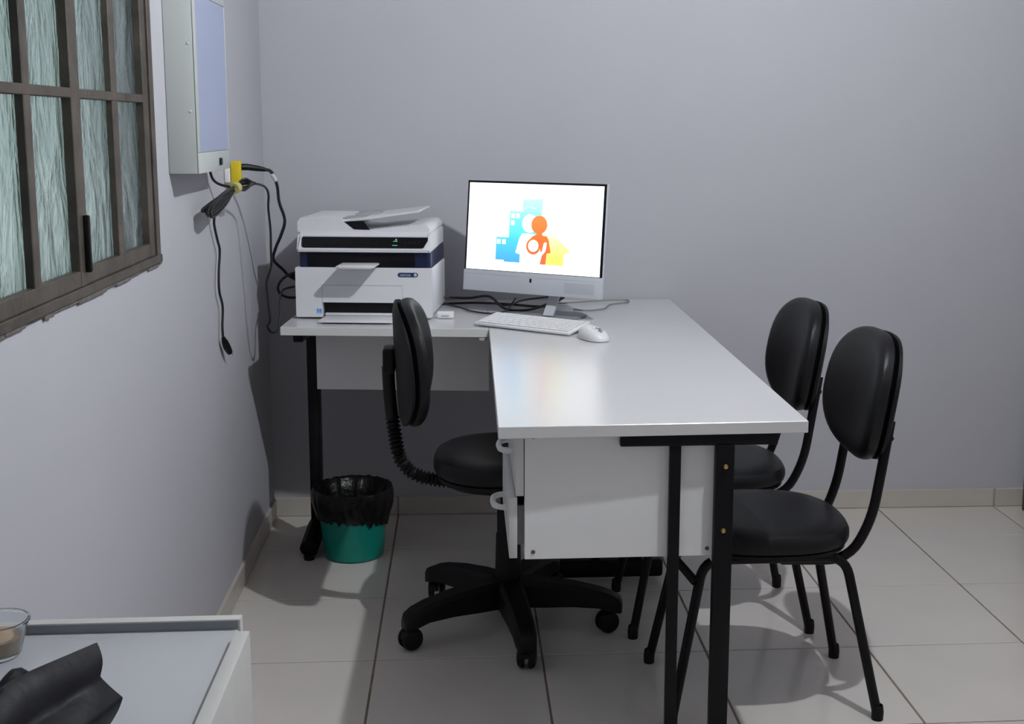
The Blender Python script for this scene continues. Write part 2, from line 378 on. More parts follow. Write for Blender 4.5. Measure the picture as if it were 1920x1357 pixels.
# hanging drawer case
PY = 2.458
m = MB(); 
m.box(W(0.1245, PY, 0.475), W(0.5215, PY+0.015, 0.7395), 0.0008, seg=1)
m.box(W(0.1245, PY+0.40, 0.477), W(0.5215, PY+0.415, 0.7395), 0.0008, seg=1)
m.box(W(0.1245, PY+0.0155, 0.477), W(0.5215, PY+0.3995, 0.489), 0.0008, seg=1)
m.box(W(0.505, PY+0.0155, 0.4895), W(0.521, PY+0.3995, 0.735), 0.0008, seg=1)
m.build('drawer_case', PANEL, dk)
for (x, z) in ((0.142, 0.4905), (0.505, 0.4905), (0.142, 0.7345)):
    MB().lathe([(0.0005, -0.0016), (0.0042, -0.0014), (0.0048, 0), (0.0048, 0.002)], c=W(x, PY, z), n=10, axis='Y').build('screw', SCREW, dk)
def drawer(x1, z0, z1, hz):
    m = MB()
    m.box(W(x1-0.0165, PY+0.002, z0), W(x1, PY+0.413, z1), 0.0012)
    dr = m.build('drawer', LAME, dk)
    t = MB()
    zi0, zi1 = z0+0.02, z1-0.025
    t.box(W(x1+0.0005, PY+0.03, zi0), W(x1+0.36, PY+0.042, zi1)); t.box(W(x1+0.0005, PY+0.373, zi0), W(x1+0.36, PY+0.385, zi1)); t.box(W(x1+0.0005, PY+0.0425, zi0), W(x1+0.36, PY+0.3725, zi0+0.004))
    t.build('drawer_box', PGRY, dr, smooth=False)
    yc, zc = PY+0.185, (z0+z1)/2+hz
    xo = x1-0.0165
    MB().tube(smooth_path([W(xo, yc-0.048, zc), W(xo-0.014, yc-0.046, zc), W(xo-0.026, yc-0.030, zc), W(xo-0.029, yc, zc), W(xo-0.026, yc+0.030, zc), W(xo-0.014, yc+0.046, zc), W(xo, yc+0.048, zc)], 4), 0.0065, 8).build('handle', WHT, dr)
drawer(0.1230, 0.6095, 0.7375, -0.004)
drawer(0.1095, 0.477, 0.606, 0.003)

# ------------------------------------------------------------------ printer
PR = math.atan2(3.807-3.852, -0.093+0.51)
pr = empty('printer', (-0.3015, 3.8295, DZ), PR, label='white and navy multifunction laser printer on the desk return', cat='printer')
HW = 0.2095; PD = 0.345
def loft(sections, mt, name, parent, bevel=0.0, seg=3):
    """sections: (z, x0, x1, y0, y1, corner radius)"""
    m = MB(); rs = []
    for (z, x0, x1, y0, y1, r) in sections:
        ring = []
        for (cx, cy, a0) in ((x1-r, y0+r, -90), (x1-r, y1-r, 0), (x0+r, y1-r, 90), (x0+r, y0+r, 180)):
            for k in range(5):
                a = math.radians(a0+k*22.5); ring.append((cx+r*math.cos(a), cy+r*math.sin(a), z))
        rs.append(ring)
    return m.rings(rs).build(name, mt, parent)
# lower body: front with a slot opening
m = MB()
H1 = 0.160
m.box((-HW, 0.022, 0.006), (HW, PD, H1), 0.010, seg=3)
front = [(-HW+0.003, 0.006), (-0.128, 0.006), (-0.128, 0.052), (0.112, 0.052), (0.112, 0.006), (HW-0.003, 0.006), (HW, 0.009), (HW, H1-0.003), (HW-0.003, H1), (-HW+0.003, H1), (-HW, H1-0.003), (-HW, 0.009)]
m.prism(front, 0.0, 0.030, 'Y')
body = m.build('body', PWHT, pr)
MB().box((-0.127, 0.0205, 0.012), (0.111, 0.0218, 0.0515)).build('paper_slot', PBLK, pr, smooth=False)
MB().box((-0.122, -0.098, 0.004), (0.104, 0.018, 0.0095), 0.0022).box((-0.122, 0.0095, 0.010), (0.104, 0.019, 0.018), 0.002).build('paper_tray', PWHT, pr)
for s in (-1, 1):
    MB().lathe([(0.0005, 0), (0.012, 0), (0.012, 0.007), (0.0005, 0.007)], c=(s*0.17, 0.05, 0), n=12).build('rubber_foot', BPLAS, pr)
    MB().lathe([(0.0005, 0), (0.012, 0), (0.012, 0.007), (0.0005, 0.007)], c=(s*0.17, PD-0.05, 0), n=12).build('rubber_foot', BPLAS, pr)
m = MB()
for a, b in (((-0.128, -0.0006, 0.105), (0.120, 0.001, 0.1062)), ((0.1188, -0.0006, 0.0525), (0.120, 0.001, 0.105)), ((-0.128, -0.0006, 0.0525), (-0.1268, 0.001, 0.105))): m.box(a, b)
m.build('door_seam', PGRY, pr, smooth=False)
# navy middle section with paper exit
loft([(H1-0.001, -HW+0.012, HW-0.001, 0.004, PD-0.01, 0.012), (H1+0.047, -HW+0.012, HW-0.001, 0.004, PD-0.01, 0.012)], PBLU, 'navy_band', pr)
MB().box((-0.172, 0.0025, H1+0.003), (0.160, 0.006, H1+0.044), 0.001).build('exit_recess', PBLK, pr)
m = MB(); m.box((-0.064, -0.099, 0), (0.050, 0.004, 0.006), 0.002); m.box((-0.058, -0.103, -0.002), (0.044, -0.094, 0.009), 0.003)
m.xf(Matrix.Translation((0.0, 0, H1+0.009))).build('paper_stop', PWHT, pr)
# badge and sticker
bd = MB(); pts = []
for k in range(9): pts.append((0.027+0.0068*math.sin(PI*k/8), 0.0068*math.cos(PI*k/8)))
for k in range(9): pts.append((-0.022-0.0068*math.sin(PI*k/8), -0.0068*math.cos(PI*k/8)))
bd.prism([(0.135+x, 0.139+z) for x, z in pts], -0.0014, 0.0)
bdo = bd.build('badge', BADGE, pr)
MB().lathe([(0.0003, -0.0022), (0.0046, -0.0020), (0.0052, -0.001)], c=(0.135+0.0255, 0, 0.139), n=16, axis='Y').build('badge_ball', SILV, bdo)
def text(s, size, loc, rot, mt, name, parent, ext=0.0002, align='CENTER'):
    c = bpy.data.curves.new(name, 'FONT'); c.body = s; c.size = size; c.extrude = ext; c.align_x = align; c.align_y = 'CENTER'
    t = bpy.data.objects.new(name, c); COL.objects.link(t)
    dg = bpy.context.evaluated_depsgraph_get(); me = bpy.data.meshes.new_from_object(t.evaluated_get(dg))
    bpy.data.objects.remove(t); me.materials.clear(); me.materials.append(mt)
    o = bpy.data.objects.new(name, me); COL.objects.link(o); o.parent = parent; o.location = loc; o.rotation_euler = rot
    return o
text('xerox', 0.0135, (0.135-0.005, -0.0016, 0.139), (PI/2, 0, 0), SILV, 'badge_lettering', bdo)
stk = MB().box((-0.146, -0.0008, 0.018), (-0.131, 0.0005, 0.032)).build('sticker', LBLUE, pr, smooth=False)
MB().prism([(-0.1435, 0.0205), (-0.134, 0.0205), (-0.134, 0.0222), (-0.1435, 0.0222)], -0.0011, -0.0009).prism([(-0.141, 0.0265), (-0.136, 0.0265), (-0.1385, 0.030)], -0.0011, -0.0009).build('sticker_print', WHT, stk, smooth=False)
# scanner unit with the sloped control panel
Z1 = H1+0.047
m = MB()
prof = [(0.0, Z1), (-0.014, Z1+0.002), (-0.016, Z1+0.010), (0.012, Z1+0.044), (0.016, Z1+0.060), (PD-0.004, Z1+0.060), (PD-0.004, Z1)]
m.prism(prof, -HW+0.009, HW-0.004, 'X')
bmesh.ops.bevel(m.bm, geom=[e for e in m.bm.edges if abs(e.verts[0].co.x-e.verts[1].co.x) < 1e-6], offset=0.006, segments=2, affect='EDGES')
m.build('scanner', PWHT, pr)
# control panel lies on the slope
sl = math.atan2(0.034, 0.028)
cpm = Matrix.Translation((0.006, -0.002, Z1+0.027)) @ Matrix.Rotation(sl, 4, 'X')
m = MB(); pl = []
for (cx, cy, a0) in ((0.176, -0.008, -90), (0.186, 0.016, 0), (-0.184, 0.016, 90), (-0.182, -0.008, 180)):
    for k in range(4):
        a = math.radians(a0+k*30); pl.append((cx+0.009*math.cos(a), cy+0.009*math.sin(a)))
m.prism(pl, 0.0006, 0.003, 'Z'); m.xf(cpm); cp = m.build('control_panel', PBLK, pr)
MB().prism([(-0.19, 0.022), (0.19, 0.022), (0.19, 0.0262), (-0.19, 0.0262)], 0.0006, 0.0036, 'Z').xf(cpm).build('panel_trim', SILV, pr)
m = MB()
m.prism([(0.088, 0.006), (0.101, 0.006), (0.101, 0.0085), (0.088, 0.0085)], 0.0032, 0.0034, 'Z').prism([(0.094, 0.010), (0.099, 0.010), (0.099, 0.016), (0.094, 0.016)], 0.0032, 0.0034, 'Z')
m.prism([(0.086, -0.009), (0.102, -0.009), (0.102, -0.0065), (0.086, -0.0065)], 0.0032, 0.0034, 'Z')
m.xf(cpm).build('display', LED, cp, smooth=False)
for k in range(10):
    x = -0.165+0.022*k
    MB().prism([(x, -0.006), (x+0.013, -0.006), (x+0.013, 0.004), (x, 0.004)], 0.003, 0.0037, 'Z').xf(cpm).build('button', BPLAS, cp)
for k in range(4):
    MB().lathe([(0.0005, 0.0042), (0.004, 0.004), (0.005, 0.003)], c=(0.122+0.015*k, 0.003, 0), n=10).xf(cpm).build('button', BPLAS, cp)
# document feeder: high housing on the left, paper bed falling to the right
Z2 = Z1+0.060
adf = [(-HW+0.006, Z2), (-HW+0.006, Z2+0.030), (-HW+0.016, Z2+0.043), (-0.075, Z2+0.043), (-0.062, Z2+0.034), (-0.030, Z2+0.008), (0.01, Z2+0.006), (0.17, Z2+0.024), (HW-0.02, Z2+0.024), (HW-0.006, Z2+0.012), (HW-0.006, Z2)]
m = MB(); m.prism(adf, 0.020, PD-0.012, 'Y')
m.build('document_feeder', PWHT, pr, angle=50)
MB().prism([(-0.060, Z2+0.032), (-0.030, Z2+0.009), (0.02, Z2+0.0075), (0.0, Z2+0.034)], 0.0195, 0.022, 'Y').build('feeder_opening', PBLK, pr, smooth=False)
m = MB(); m.prism([(-0.075, Z2+0.030), (-0.072, Z2+0.037), (0.165, Z2+0.065), (0.168, Z2+0.061), (0.0, Z2+0.036)], 0.035, PD-0.05, 'Y')
ft = m.build('feeder_tray', PWHT, pr)
sw = math.atan2(0.028, 0.237)
def on_tray(x0, x1, y0, y1, z=0.0022):
    return MB().box((x0, y0, 0.0), (x1, y1, z), 0.0006, seg=1).xf(Matrix.Translation((-0.072, 0, Z2+0.0375)) @ Matrix.Rotation(-sw, 4, 'Y'))
on_tray(0.004, 0.075, 0.045, 0.125, 0.004).build('paper_guide', PGRY, ft)
on_tray(0.02, 0.10, 0.165, 0.26, 0.006).build('paper_guide', PGRY, ft)

# ------------------------------------------------------------------ all-in-one computer
MYAW, MT, MW, MH = -0.5746, 0.1007, 0.495, 0.350
mo = empty('computer_monitor', (0.262, 3.930, DZ), MYAW, label='silver all-in-one computer with a lit screen showing a family logo', cat='monitor')
# panel frame: origin at bottom centre of the front face
pm = Matrix.Rotation(-MYAW, 4, 'Z') @ Matrix.Translation(Vector((0.2104, 3.85, 0.8371))-Vector((0.262, 3.930, DZ)))
PMX = (Matrix.Rotation(MYAW, 4, 'Z')).inverted() @ Matrix.Translation(Vector((0.2104-0.262, 3.85-3.930, 0.8371-DZ))) @ Matrix.Rotation(MYAW, 4, 'Z') @ Matrix.Rotation(-MT, 4, 'X')
def panel_obj(m, name, mt, parent=mo, smooth=True):
    o = m.build(name, mt, parent, smooth); o.matrix_parent_inverse = Matrix.Identity(4); o.matrix_basis = PMX; return o
CH = 0.066
panel_obj(MB().box((-MW/2, 0.0, 0.0), (MW/2, 0.004, CH), 0.0015).box((-MW/2, 0.0045, 0.0), (MW/2, 0.022, MH), 0.005, seg=3), 'housing', SILV)
bez = panel_obj(MB().box((-MW/2+0.001, 0.0012, CH+0.0005), (MW/2-0.001, 0.0043, MH-0.001), 0.001), 'bezel', PBLK)
SX0, SX1, SZ0, SZ1 = -MW/2+0.008, MW/2-0.009, CH+0.002, MH-0.008
scr = MB().box((SX0, 0.0006, SZ0), (SX1, 0.0011, SZ1)).build('screen', SCREEN, bez, smooth=False)
# logo on the screen: coordinates in fractions of the screen measured from the photograph
def sp(u, v): return (SX0+(SX1-SX0)*u, SZ0+(SZ1-SZ0)*v)
def H(z): return SZ0+(SZ1-SZ0)*z
BLU = ramp_emit('logo_blue', [(0.0, (0.05, 0.30, 1.0)), (0.45, (0.06, 0.50, 1.0)), (0.8, (0.14, 0.75, 1.0)), (1.0, (0.30, 0.88, 0.97))], H(0.10), H(0.70))
CYA = ramp_emit('logo_cyan', [(0.0, (0.25, 0.86, 0.98)), (1.0, (0.42, 0.94, 0.93))], H(0.60), H(0.84))
ORA = ramp_emit('logo_orange', [(0.0, (0.80, 0.11, 0.05)), (0.5, (0.86, 0.13, 0.02)), (1.0, (0.85, 0.20, 0.045))], H(0.10), H(0.62))
YLW = ramp_emit('logo_yellow', [(0.0, (0.98, 0.62, 0.10)), (0.25, (1.0, 0.88, 0.14)), (0.7, (1.0, 0.95, 0.38)), (1.0, (1.0, 1.0, 0.85))], H(0.10), H(0.52))
PAL = ramp_emit('logo_pale', [(0.0, (0.62, 0.96, 0.96)), (0.5, (0.86, 0.99, 0.99)), (1.0, (1.0, 1.0, 1.0))], H(0.10), H(0.45))
WIN = ramp_emit('logo_windows', [(0.0, (0.75, 0.95, 1.0)), (1.0, (0.85, 1.0, 1.0))], 0, 1)
def circ(u, v, r, n=28): return [(u+r*0.565*math.cos(2*PI*k/n), v+r*math.sin(2*PI*k/n)) for k in range(n)]
lay = [0]
def art(name, polys, mt):
    lay[0] += 1; m = MB()
    for p in polys:
        y = 0.00055-0.00002*lay[0]
        m.flat([sp(*q) for q in p], lambda q: (q[0], y, q[1]))
    m.build(name, mt, scr, smooth=False)
art('logo_house', [[(0.585, 0.10), (0.735, 0.10), (0.735, 0.225), (0.785, 0.26), (0.60, 0.52), (0.585, 0.52)]], YLW)
art('logo_buildings', [[(0.225, 0.105), (0.405, 0.105), (0.405, 0.69), (0.32, 0.69), (0.32, 0.385), (0.225, 0.385)], [(0.40, 0.105), (0.42, 0.105), (0.42, 0.66), (0.40, 0.66)], [(0.405, 0.30), (0.56, 0.30), (0.56, 0.66), (0.52, 0.72), (0.47, 0.735), (0.43, 0.72), (0.405, 0.67)]], BLU)
art('logo_tower', [[(0.415, 0.705), (0.44, 0.73), (0.475, 0.74), (0.51, 0.73), (0.56, 0.66), (0.565, 0.84), (0.415, 0.82)]], CYA)
wins = []
for (u, v) in ((0.245, 0.335), (0.285, 0.335), (0.345, 0.635), (0.382, 0.635), (0.345, 0.555)):
    wins.append([(u-0.014, v-0.028), (u+0.014, v-0.028), (u+0.014, v+0.028), (u-0.014, v+0.028)])
wins.append([(0.228, 0.105), (0.29, 0.105), (0.29, 0.125), (0.228, 0.125)])
for wpoly in wins:
    art('logo_window', [wpoly], WIN); lay[0] -= 1
lay[0] += 1
art('logo_person', [circ(0.475, 0.555, 0.105), [(0.42, 0.44), (0.50, 0.44), (0.56, 0.40), (0.56, 0.08), (0.41, 0.08), (0.41, 0.20), (0.375, 0.215), (0.40, 0.38)]], PAL)
art('logo_parent_head', [circ(0.545, 0.545, 0.105)], ORA)
art('logo_parent_body', [[(0.53, 0.47), (0.56, 0.47), (0.575, 0.425), (0.605, 0.42), (0.62, 0.38), (0.64, 0.235), (0.61, 0.225), (0.605, 0.10), (0.56, 0.10), (0.56, 0.30), (0.50, 0.37), (0.47, 0.32), (0.485, 0.39), (0.505, 0.42), (0.525, 0.43)], circ(0.508, 0.30, 0.094)], ORA)
art('logo_child', [circ(0.508, 0.305, 0.068), [(0.535, 0.215), (0.575, 0.25), (0.585, 0.34), (0.598, 0.355), (0.608, 0.34), (0.60, 0.25), (0.575, 0.20), (0.56, 0.09), (0.46, 0.09), (0.46, 0.18), (0.475, 0.205), (0.51, 0.195)]], emit('logo_child_white', (1.0, 0.985, 0.97), SCR))
panel_obj(MB().box((-0.0035, -0.0006, CH*0.56), (0.0035, 0.001, CH*0.74), 0.0004), 'emblem', BPLAS)
panel_obj(MB().box((-MW/2+0.004, -0.0004, CH*0.80), (MW/2-0.004, 0.001, CH*0.81)), 'chin_seam', PGRY, smooth=False)
m = MB()
for k in range(26): m.box((0.12+k*0.004, -0.0003, 0.012), (0.1215+k*0.004, 0.001, 0.045))
panel_obj(m, 'speaker_grille', PGRY, smooth=False)
# stand: slanted neck and flat foot
m = MB(); sec = []
for t in range(9):
    u = t/8; z = 0.155*(1-u)+0.010*u; yb = 0.005-0.062*u*u+0.01; wd = 0.019-0.002*u
    sec.append([(0.062-wd, yb-0.045, z), (0.062+wd, yb-0.045, z), (0.062+wd, yb-0.035, z), (0.062-wd, yb-0.035, z)])
m.rings(sec); m.build('stand_neck', SILV, mo)
pl = []
for k in range(20):
    a = 2*PI*k/20; cx, cy = 0.10*(1 if math.cos(a) > 0 else -1)*abs(math.cos(a))**0.6, 0.085*(1 if math.sin(a) > 0 else -1)*abs(math.sin(a))**0.6
    pl.append((0.055+cx, -0.045+cy))
m = MB(); m.prism(pl, 0.0, 0.006, 'Z'); m.build('stand_foot', mat('dark_silver', (0.20, 0.21, 0.23), 0.4), mo)

# ------------------------------------------------------------------ keyboard, mouse, small box
KYAW = math.atan2(3.485-3.688, 0.301-0.034)
KW, KD = 0.338, 0.118
kb = empty('keyboard', (0.034, 3.688, DZ), KYAW, label='slim white keyboard in front of the computer screen', cat='keyboard')
ktilt = math.atan2(0.018, KD)
km = Matrix.Translation((0, 0, 0.003)) @ Matrix.Rotation(ktilt, 4, 'X')
MB().box((0, 0, 0), (KW, KD, 0.008), 0.003).xf(km).build('base', WHT, kb)
rows = [14, 14, 14, 13, 12, 9]
for r in range(6):
    y = 0.008+(5-r)*0.0172; n = rows[r]; pw = (KW-0.016)/n
    kme = MB().box((-pw/2+0.001, -0.0076, 0), (pw/2-0.001, 0.0076, 0.0028), 0.0008, seg=1).xf(Matrix.Rotation(ktilt, 4, 'X')).mesh('key', KEYM)
    for k in range(n):
        p = km @ Vector((0.008+pw*(k+0.5), y+0.0085, 0.008)); inst('key', kme, kb, p)
for x in (0.03, KW-0.05): MB().box((x, KD-0.016, -0.0195), (x+0.02, KD-0.010, 0.001), 0.001).xf(km).build('tilt_foot', WHT, kb)
ms = empty('computer_mouse', (0.368, 3.428, DZ), math.radians(-60), label='white computer mouse beside the keyboard', cat='mouse')
m = MB(); rs = []
L, Wd, Hh = 0.052, 0.031, 0.034
prof = [(1.0, 0.0), (1.04, 0.22), (1.0, 0.48), (0.86, 0.75), (0.60, 0.93), (0.28, 1.0), (0.03, 1.01)]
for (s, h) in prof:
    rs.append([(L*s*math.copysign(abs(math.cos(2*PI*k/28))**0.8, math.cos(2*PI*k/28))-0.006*h, Wd*s*math.copysign(abs(math.sin(2*PI*k/28))**0.8, math.sin(2*PI*k/28)), 0.002+Hh*h*(1-0.15*math.cos(2*PI*k/28))) for k in range(28)])
m.rings(rs); m.build('shell', WHT, ms)
MB().lathe([(0.0005, -0.003), (0.007, -0.003), (0.008, 0), (0.007, 0.003), (0.0005, 0.003)], c=(0.030, 0, 0.031), n=14, axis='Y').build('scroll_wheel', PGRY, ms)
MB().box((0.006, -0.0006, 0.0335), (0.024, 0.0006, 0.0365), 0.0002).build('button_seam', PGRY, ms)
sb = empty('power_adapter', (-0.052, 3.848, DZ), math.radians(-4), label='small white square adapter beside the printer', cat='adapter')
MB().box((-0.026, -0.017, 0.0005), (0.026, 0.017, 0.020), 0.004, seg=3).build('case', WHT, sb)
MB().box((-0.012, -0.0175, 0.006), (0.012, -0.016, 0.011), 0.0005).build('port', PGRY, sb)

# ------------------------------------------------------------------ cords
def cord(name, pts, r, label, mt=CORD, n=7, sub=6, group=None):
    o = MB().tube(smooth_path(pts, sub), r, n).build(name, mt); return tag(o, label, 'cord', group)
zd = DZ+0.0055
cord('desk_cord', [(-0.06, 4.10, zd+0.025), (0.02, 4.10, zd+0.022), (0.09, 4.09, zd+0.028), (0.14, 4.00, zd), (0.22, 3.98, zd), (0.30, 4.03, zd+0.02), (0.33, 4.07, zd+0.03)], 0.0042, 'thick black cord arching from the printer to behind the screen')
cord('desk_cord', [(-0.06, 4.06, zd+0.01), (0.0, 4.02, zd), (0.03, 3.95, zd), (0.09, 3.90, zd), (0.14, 3.95, zd), (0.155, 4.05, zd), (0.20, 4.12, zd+0.01), (0.30, 4.14, zd+0.02)], 0.003, 'thin black cord looping forward on the desk beside the printer')
cord('desk_cord', [(-0.07, 4.12, zd), (0.05, 4.14, zd), (0.16, 4.10, zd), (0.24, 4.05, zd), (0.29, 4.08, zd), (0.34, 4.12, zd+0.02)], 0.0042, 'black cord lying straight along the wall behind the screen')
cord('desk_cord', [(0.10, 4.09, zd+0.007), (0.13, 4.02, zd+0.008), (0.158, 4.02, zd+0.012), (0.175, 4.035, zd+0.03)], 0.0025, 'short black cord tie sticking up below the screen')
cord('desk_cord', [(0.30, 4.10, zd), (0.42, 4.16, zd), (0.52, 4.19, zd), (0.565, 4.18, zd), (0.55, 4.13, zd), (0.49, 4.08, zd), (0.46, 3.99, zd), (0.40, 3.95, zd), (0.36, 3.98, zd)], 0.0026, 'grey cord looping on the desk right behind the screen', CORDG)

# ------------------------------------------------------------------ x-ray film viewer on the left wall
xv = empty('film_viewer', (XL, 3.095, 1.245), label='white wall-mounted x-ray film viewer with a pale blue panel', cat='light box')
D = 0.068
m = MB(); m.box((0.0006, -0.19, 0.0), (D-0.004, 0.19, 0.42), 0.002)
m.box((D-0.0035, -0.19, 0.0), (D, 0.19, 0.047), 0.0012); m.box((D-0.0035, -0.19, 0.402), (D, 0.19, 0.42), 0.0012)
m.box((D-0.0035, -0.19, 0.0475), (D, -0.165, 0.4015), 0.0012); m.box((D-0.0035, 0.184, 0.0475), (D, 0.19, 0.4015), 0.0012)
m.build('housing', BOXW, xv)
MB().box((D-0.0034, -0.1645, 0.048), (D-0.001, 0.1835, 0.4012)).build('light_panel', ACRY, xv, smooth=False)
MB().box((D-0.001, 0.05, 0.012), (D+0.004, 0.075, 0.030), 0.002).build('switch', BPLAS, xv)
for z in (0.14, 0.29): MB().lathe([(0.0005, -0.0015), (0.003, -0.0012), (0.004, 0.0005)], c=(D-0.014, -0.19, z), n=8, axis='Y').build('screw', SILV, xv)
# yellow plug adapter and its cords
ya = empty('plug_adapter', (XL, 3.575, 1.225), label='yellow plug adapter in the wall socket below the film viewer', cat='adapter')
MB().box((0.0185, -0.012, -0.048), (0.047, 0.012, 0.030), 0.004).build('case', YEL, ya)
MB().box((0.0005, -0.010, -0.030), (0.018, 0.010, 0.022), 0.003).build('socket', WHT, ya)
pc = empty('printer_power_cord', (-0.615, 3.58, 1.235), label='black power cord running from the yellow adapter down to the printer', cat='cord')
def PO(*p): return (p[0]+0.615, p[1]-3.58, p[2]-1.235)
MB().tube([PO(-0.6145, 3.58, 1.238), PO(-0.60, 3.585, 1.238), PO(-0.575, 3.60, 1.234), PO(-0.553, 3.61, 1.230)], lambda i: (0.0095, 0.0095, 0.0085, 0.006)[i], 10).build('plug', BPLAS, pc)
MB().tube(smooth_path([PO(*p) for p in [(-0.557, 3.605, 1.231), (-0.540, 3.64, 1.222), (-0.534, 3.70, 1.180), (-0.538, 3.757, 1.130), (-0.530, 3.806, 1.073), (-0.549, 3.855, 1.024), (-0.574, 3.904, 0.979), (-0.589, 3.953, 0.937), (-0.568, 4.002, 0.901), (-0.554, 4.051, 0.873), (-0.525, 4.09, 0.852), (-0.487, 4.12, 0.845)]], 5), 0.0048, 8).build('cable', CORD, pc)
MB().tube(smooth_path([PO(-0.541, 3.643, 1.218), PO(-0.5375, 3.655, 1.208), PO(-0.535, 3.672, 1.198)], 3), 0.0062, 10).build('cable_tag', WHT, pc)
MB().tube(smooth_path([PO(*p) for p in [(-0.50, 4.00, 0.90), (-0.55, 3.98, 0.885), (-0.58, 4.0, 0.857), (-0.588, 4.03, 0.828), (-0.572, 4.06, 0.806), (-0.54, 4.08, 0.80), (-0.488, 4.10, 0.81)]], 5), 0.0042, 8).build('cable_loop', CORD, pc)
MB().box(PO(-0.545, 3.985, 0.872), PO(-0.515, 4.005, 0.892), 0.004).build('connector', BPLAS, pc)
vc = empty('viewer_power_cord', (-0.645, 3.42, 1.19), label='bundled black cord with a free-hanging plug tied below the film viewer', cat='cord')
def VO(*p): return (p[0]+0.645, p[1]-3.42, p[2]-1.19)
XW = -0.648
HANG = [(412, 325), (418, 345), (425, 355)]
MB().tube(smooth_path([VO(-0.648, 3.30, 1.246), VO(-0.645, 3.33, 1.215), VO(-0.632, 3.355, 1.200), VO(-0.600, 3.385, 1.190)], 5), 0.0036, 7).build('lead', CORD, vc)
random.seed(11)
A0, A1, A2 = Vector((-0.625, 3.11, 1.146)), Vector((-0.598, 3.385, 1.190)), Vector((-0.560, 3.455, 1.199))
for k in range(5):                                          # the folded bundle, each turn a loop
    w1 = 0.005+0.003*k; w2 = 0.004+0.0028*k; dx = 0.005*(k-2)
    e0 = A0+Vector((dx, 0.035*random.random(), -0.002*k)); e2 = A2+Vector((-0.3*dx, -0.012*k*random.random(), 0.001*k))
    up = Vector((dx*0.6, 0.0, 1.0)).normalized()
    pts = [e2, e2.lerp(A1, 0.4)+up*w2, A1+up*0.004, A1.lerp(e0, 0.45)+up*w1, A1.lerp(e0, 0.9)+up*w1*0.8, e0, A1.lerp(e0, 0.9)-up*w1*0.8, A1.lerp(e0, 0.45)-up*w1, A1-up*0.004, e2.lerp(A1, 0.4)-up*w2, e2]
    MB().tube(smooth_path([VO(*p) for p in pts], 4), 0.0036, 6).build('bundle_turn', CORD, vc)
MB().tube([VO(-0.600, 3.372, 1.188), VO(-0.595, 3.392, 1.191)], 0.015, 12).build('tie', TAPE, vc)
hang = [(-0.610, 3.33, 1.182), (-0.630, 3.30, 1.155), (-0.645, 3.325, 1.11), (-0.648, 3.345, 1.085), (-0.648, 3.375, 1.05), (-0.648, 3.40, 1.02), (-0.648, 3.375, 0.965), (-0.648, 3.372, 0.915), (-0.648, 3.41, 0.868), (-0.648, 3.395, 0.815), (-0.648, 3.40, 0.780)]
MB().tube(smooth_path([VO(*p) for p in hang], 5), 0.0034, 7).build('hanging_lead', CORD, vc)
MB().tube([VO(-0.647, 3.395, 0.785), VO(-0.645, 3.405, 0.772), VO(-0.644, 3.43, 0.752), VO(-0.642, 3.452, 0.735)], lambda i: (0.005, 0.009, 0.0105, 0.0085)[i], 10).build('plug', BPLAS, vc)
for s in (-1, 1): MB().tube([VO(-0.642+0.005*s, 3.452, 0.735), VO(-0.641+0.005*s, 3.468, 0.722)], 0.002, 6).build('prong', SILV, vc)
vg = cord('printer_data_cord', [(-0.575, 3.46, 1.196), (-0.562, 3.53, 1.193), (-0.552, 3.60, 1.180), (-0.548, 3.623, 1.158), (-0.553, 3.644, 1.119), (-0.552, 3.665, 1.056), (-0.556, 3.687, 0.992), (-0.560, 3.708, 0.943), (-0.578, 3.729, 0.893), (-0.579, 3.751, 0.842), (-0.578, 3.772, 0.774), (-0.590, 3.793, 0.750), (-0.580, 3.815, 0.729), (-0.567, 3.836, 0.733), (-0.562, 3.857, 0.765), (-0.561, 3.879, 0.824), (-0.557, 3.92, 0.846), (-0.53, 3.97, 0.85)], 0.0034, 'thin black cord dipping below the desk edge beside the printer')

# ------------------------------------------------------------------ visitor chairs: padded seat and back on bent tube
def pad(w, d, h, n=40, p=2.6, edge=0.45):
    """rounded cushion outline w x d, thickness h, z from 0 to h"""
    rs = []
    for (s, z) in ((0.93, 0.0), (0.985, 0.12), (1.0, 0.30), (0.995, 0.55), (0.96, 0.78), (0.88, 0.92), (0.70, 0.985), (0.40, 1.0), (0.05, 1.0)):
        ring = []
        for k in range(n):
            a = 2*PI*k/n; c, sn = math.cos(a), math.sin(a)
            ring.append((s*w/2*math.copysign(abs(c)**(2/p), c), s*d/2*math.copysign(abs(sn)**(2/p), sn), z*h))
        rs.append(ring)
    return rs
def back_pad(hgt, wid, th, wrap, p=2.5):
    """cushion in the y-z plane, front towards -x, wrapped sides; list of rings back to front"""
    rs = []
    for (s, t) in ((0.05, 0.0), (0.6, 0.0), (0.90, 0.03), (0.985, 0.18), (1.0, 0.40), (0.99, 0.62), (0.95, 0.80), (0.86, 0.93), (0.66, 0.99), (0.35, 1.0), (0.04, 1.0)):
        ring = []
        for k in range(44):
            a = 2*PI*k/44; c, sn = math.cos(a), math.sin(a)
            y = s*wid/2*math.copysign(abs(c)**(2/p), c); z = s*hgt/2*math.copysign(abs(sn)**(2/p), sn)
            y *= 1-0.10*(z/hgt+0.0)                                    # slightly narrower top
            x = -t*th-wrap*(abs(y)/(wid/2))**2
            ring.append((x, y, z))
        rs.append(ring)
    return rs
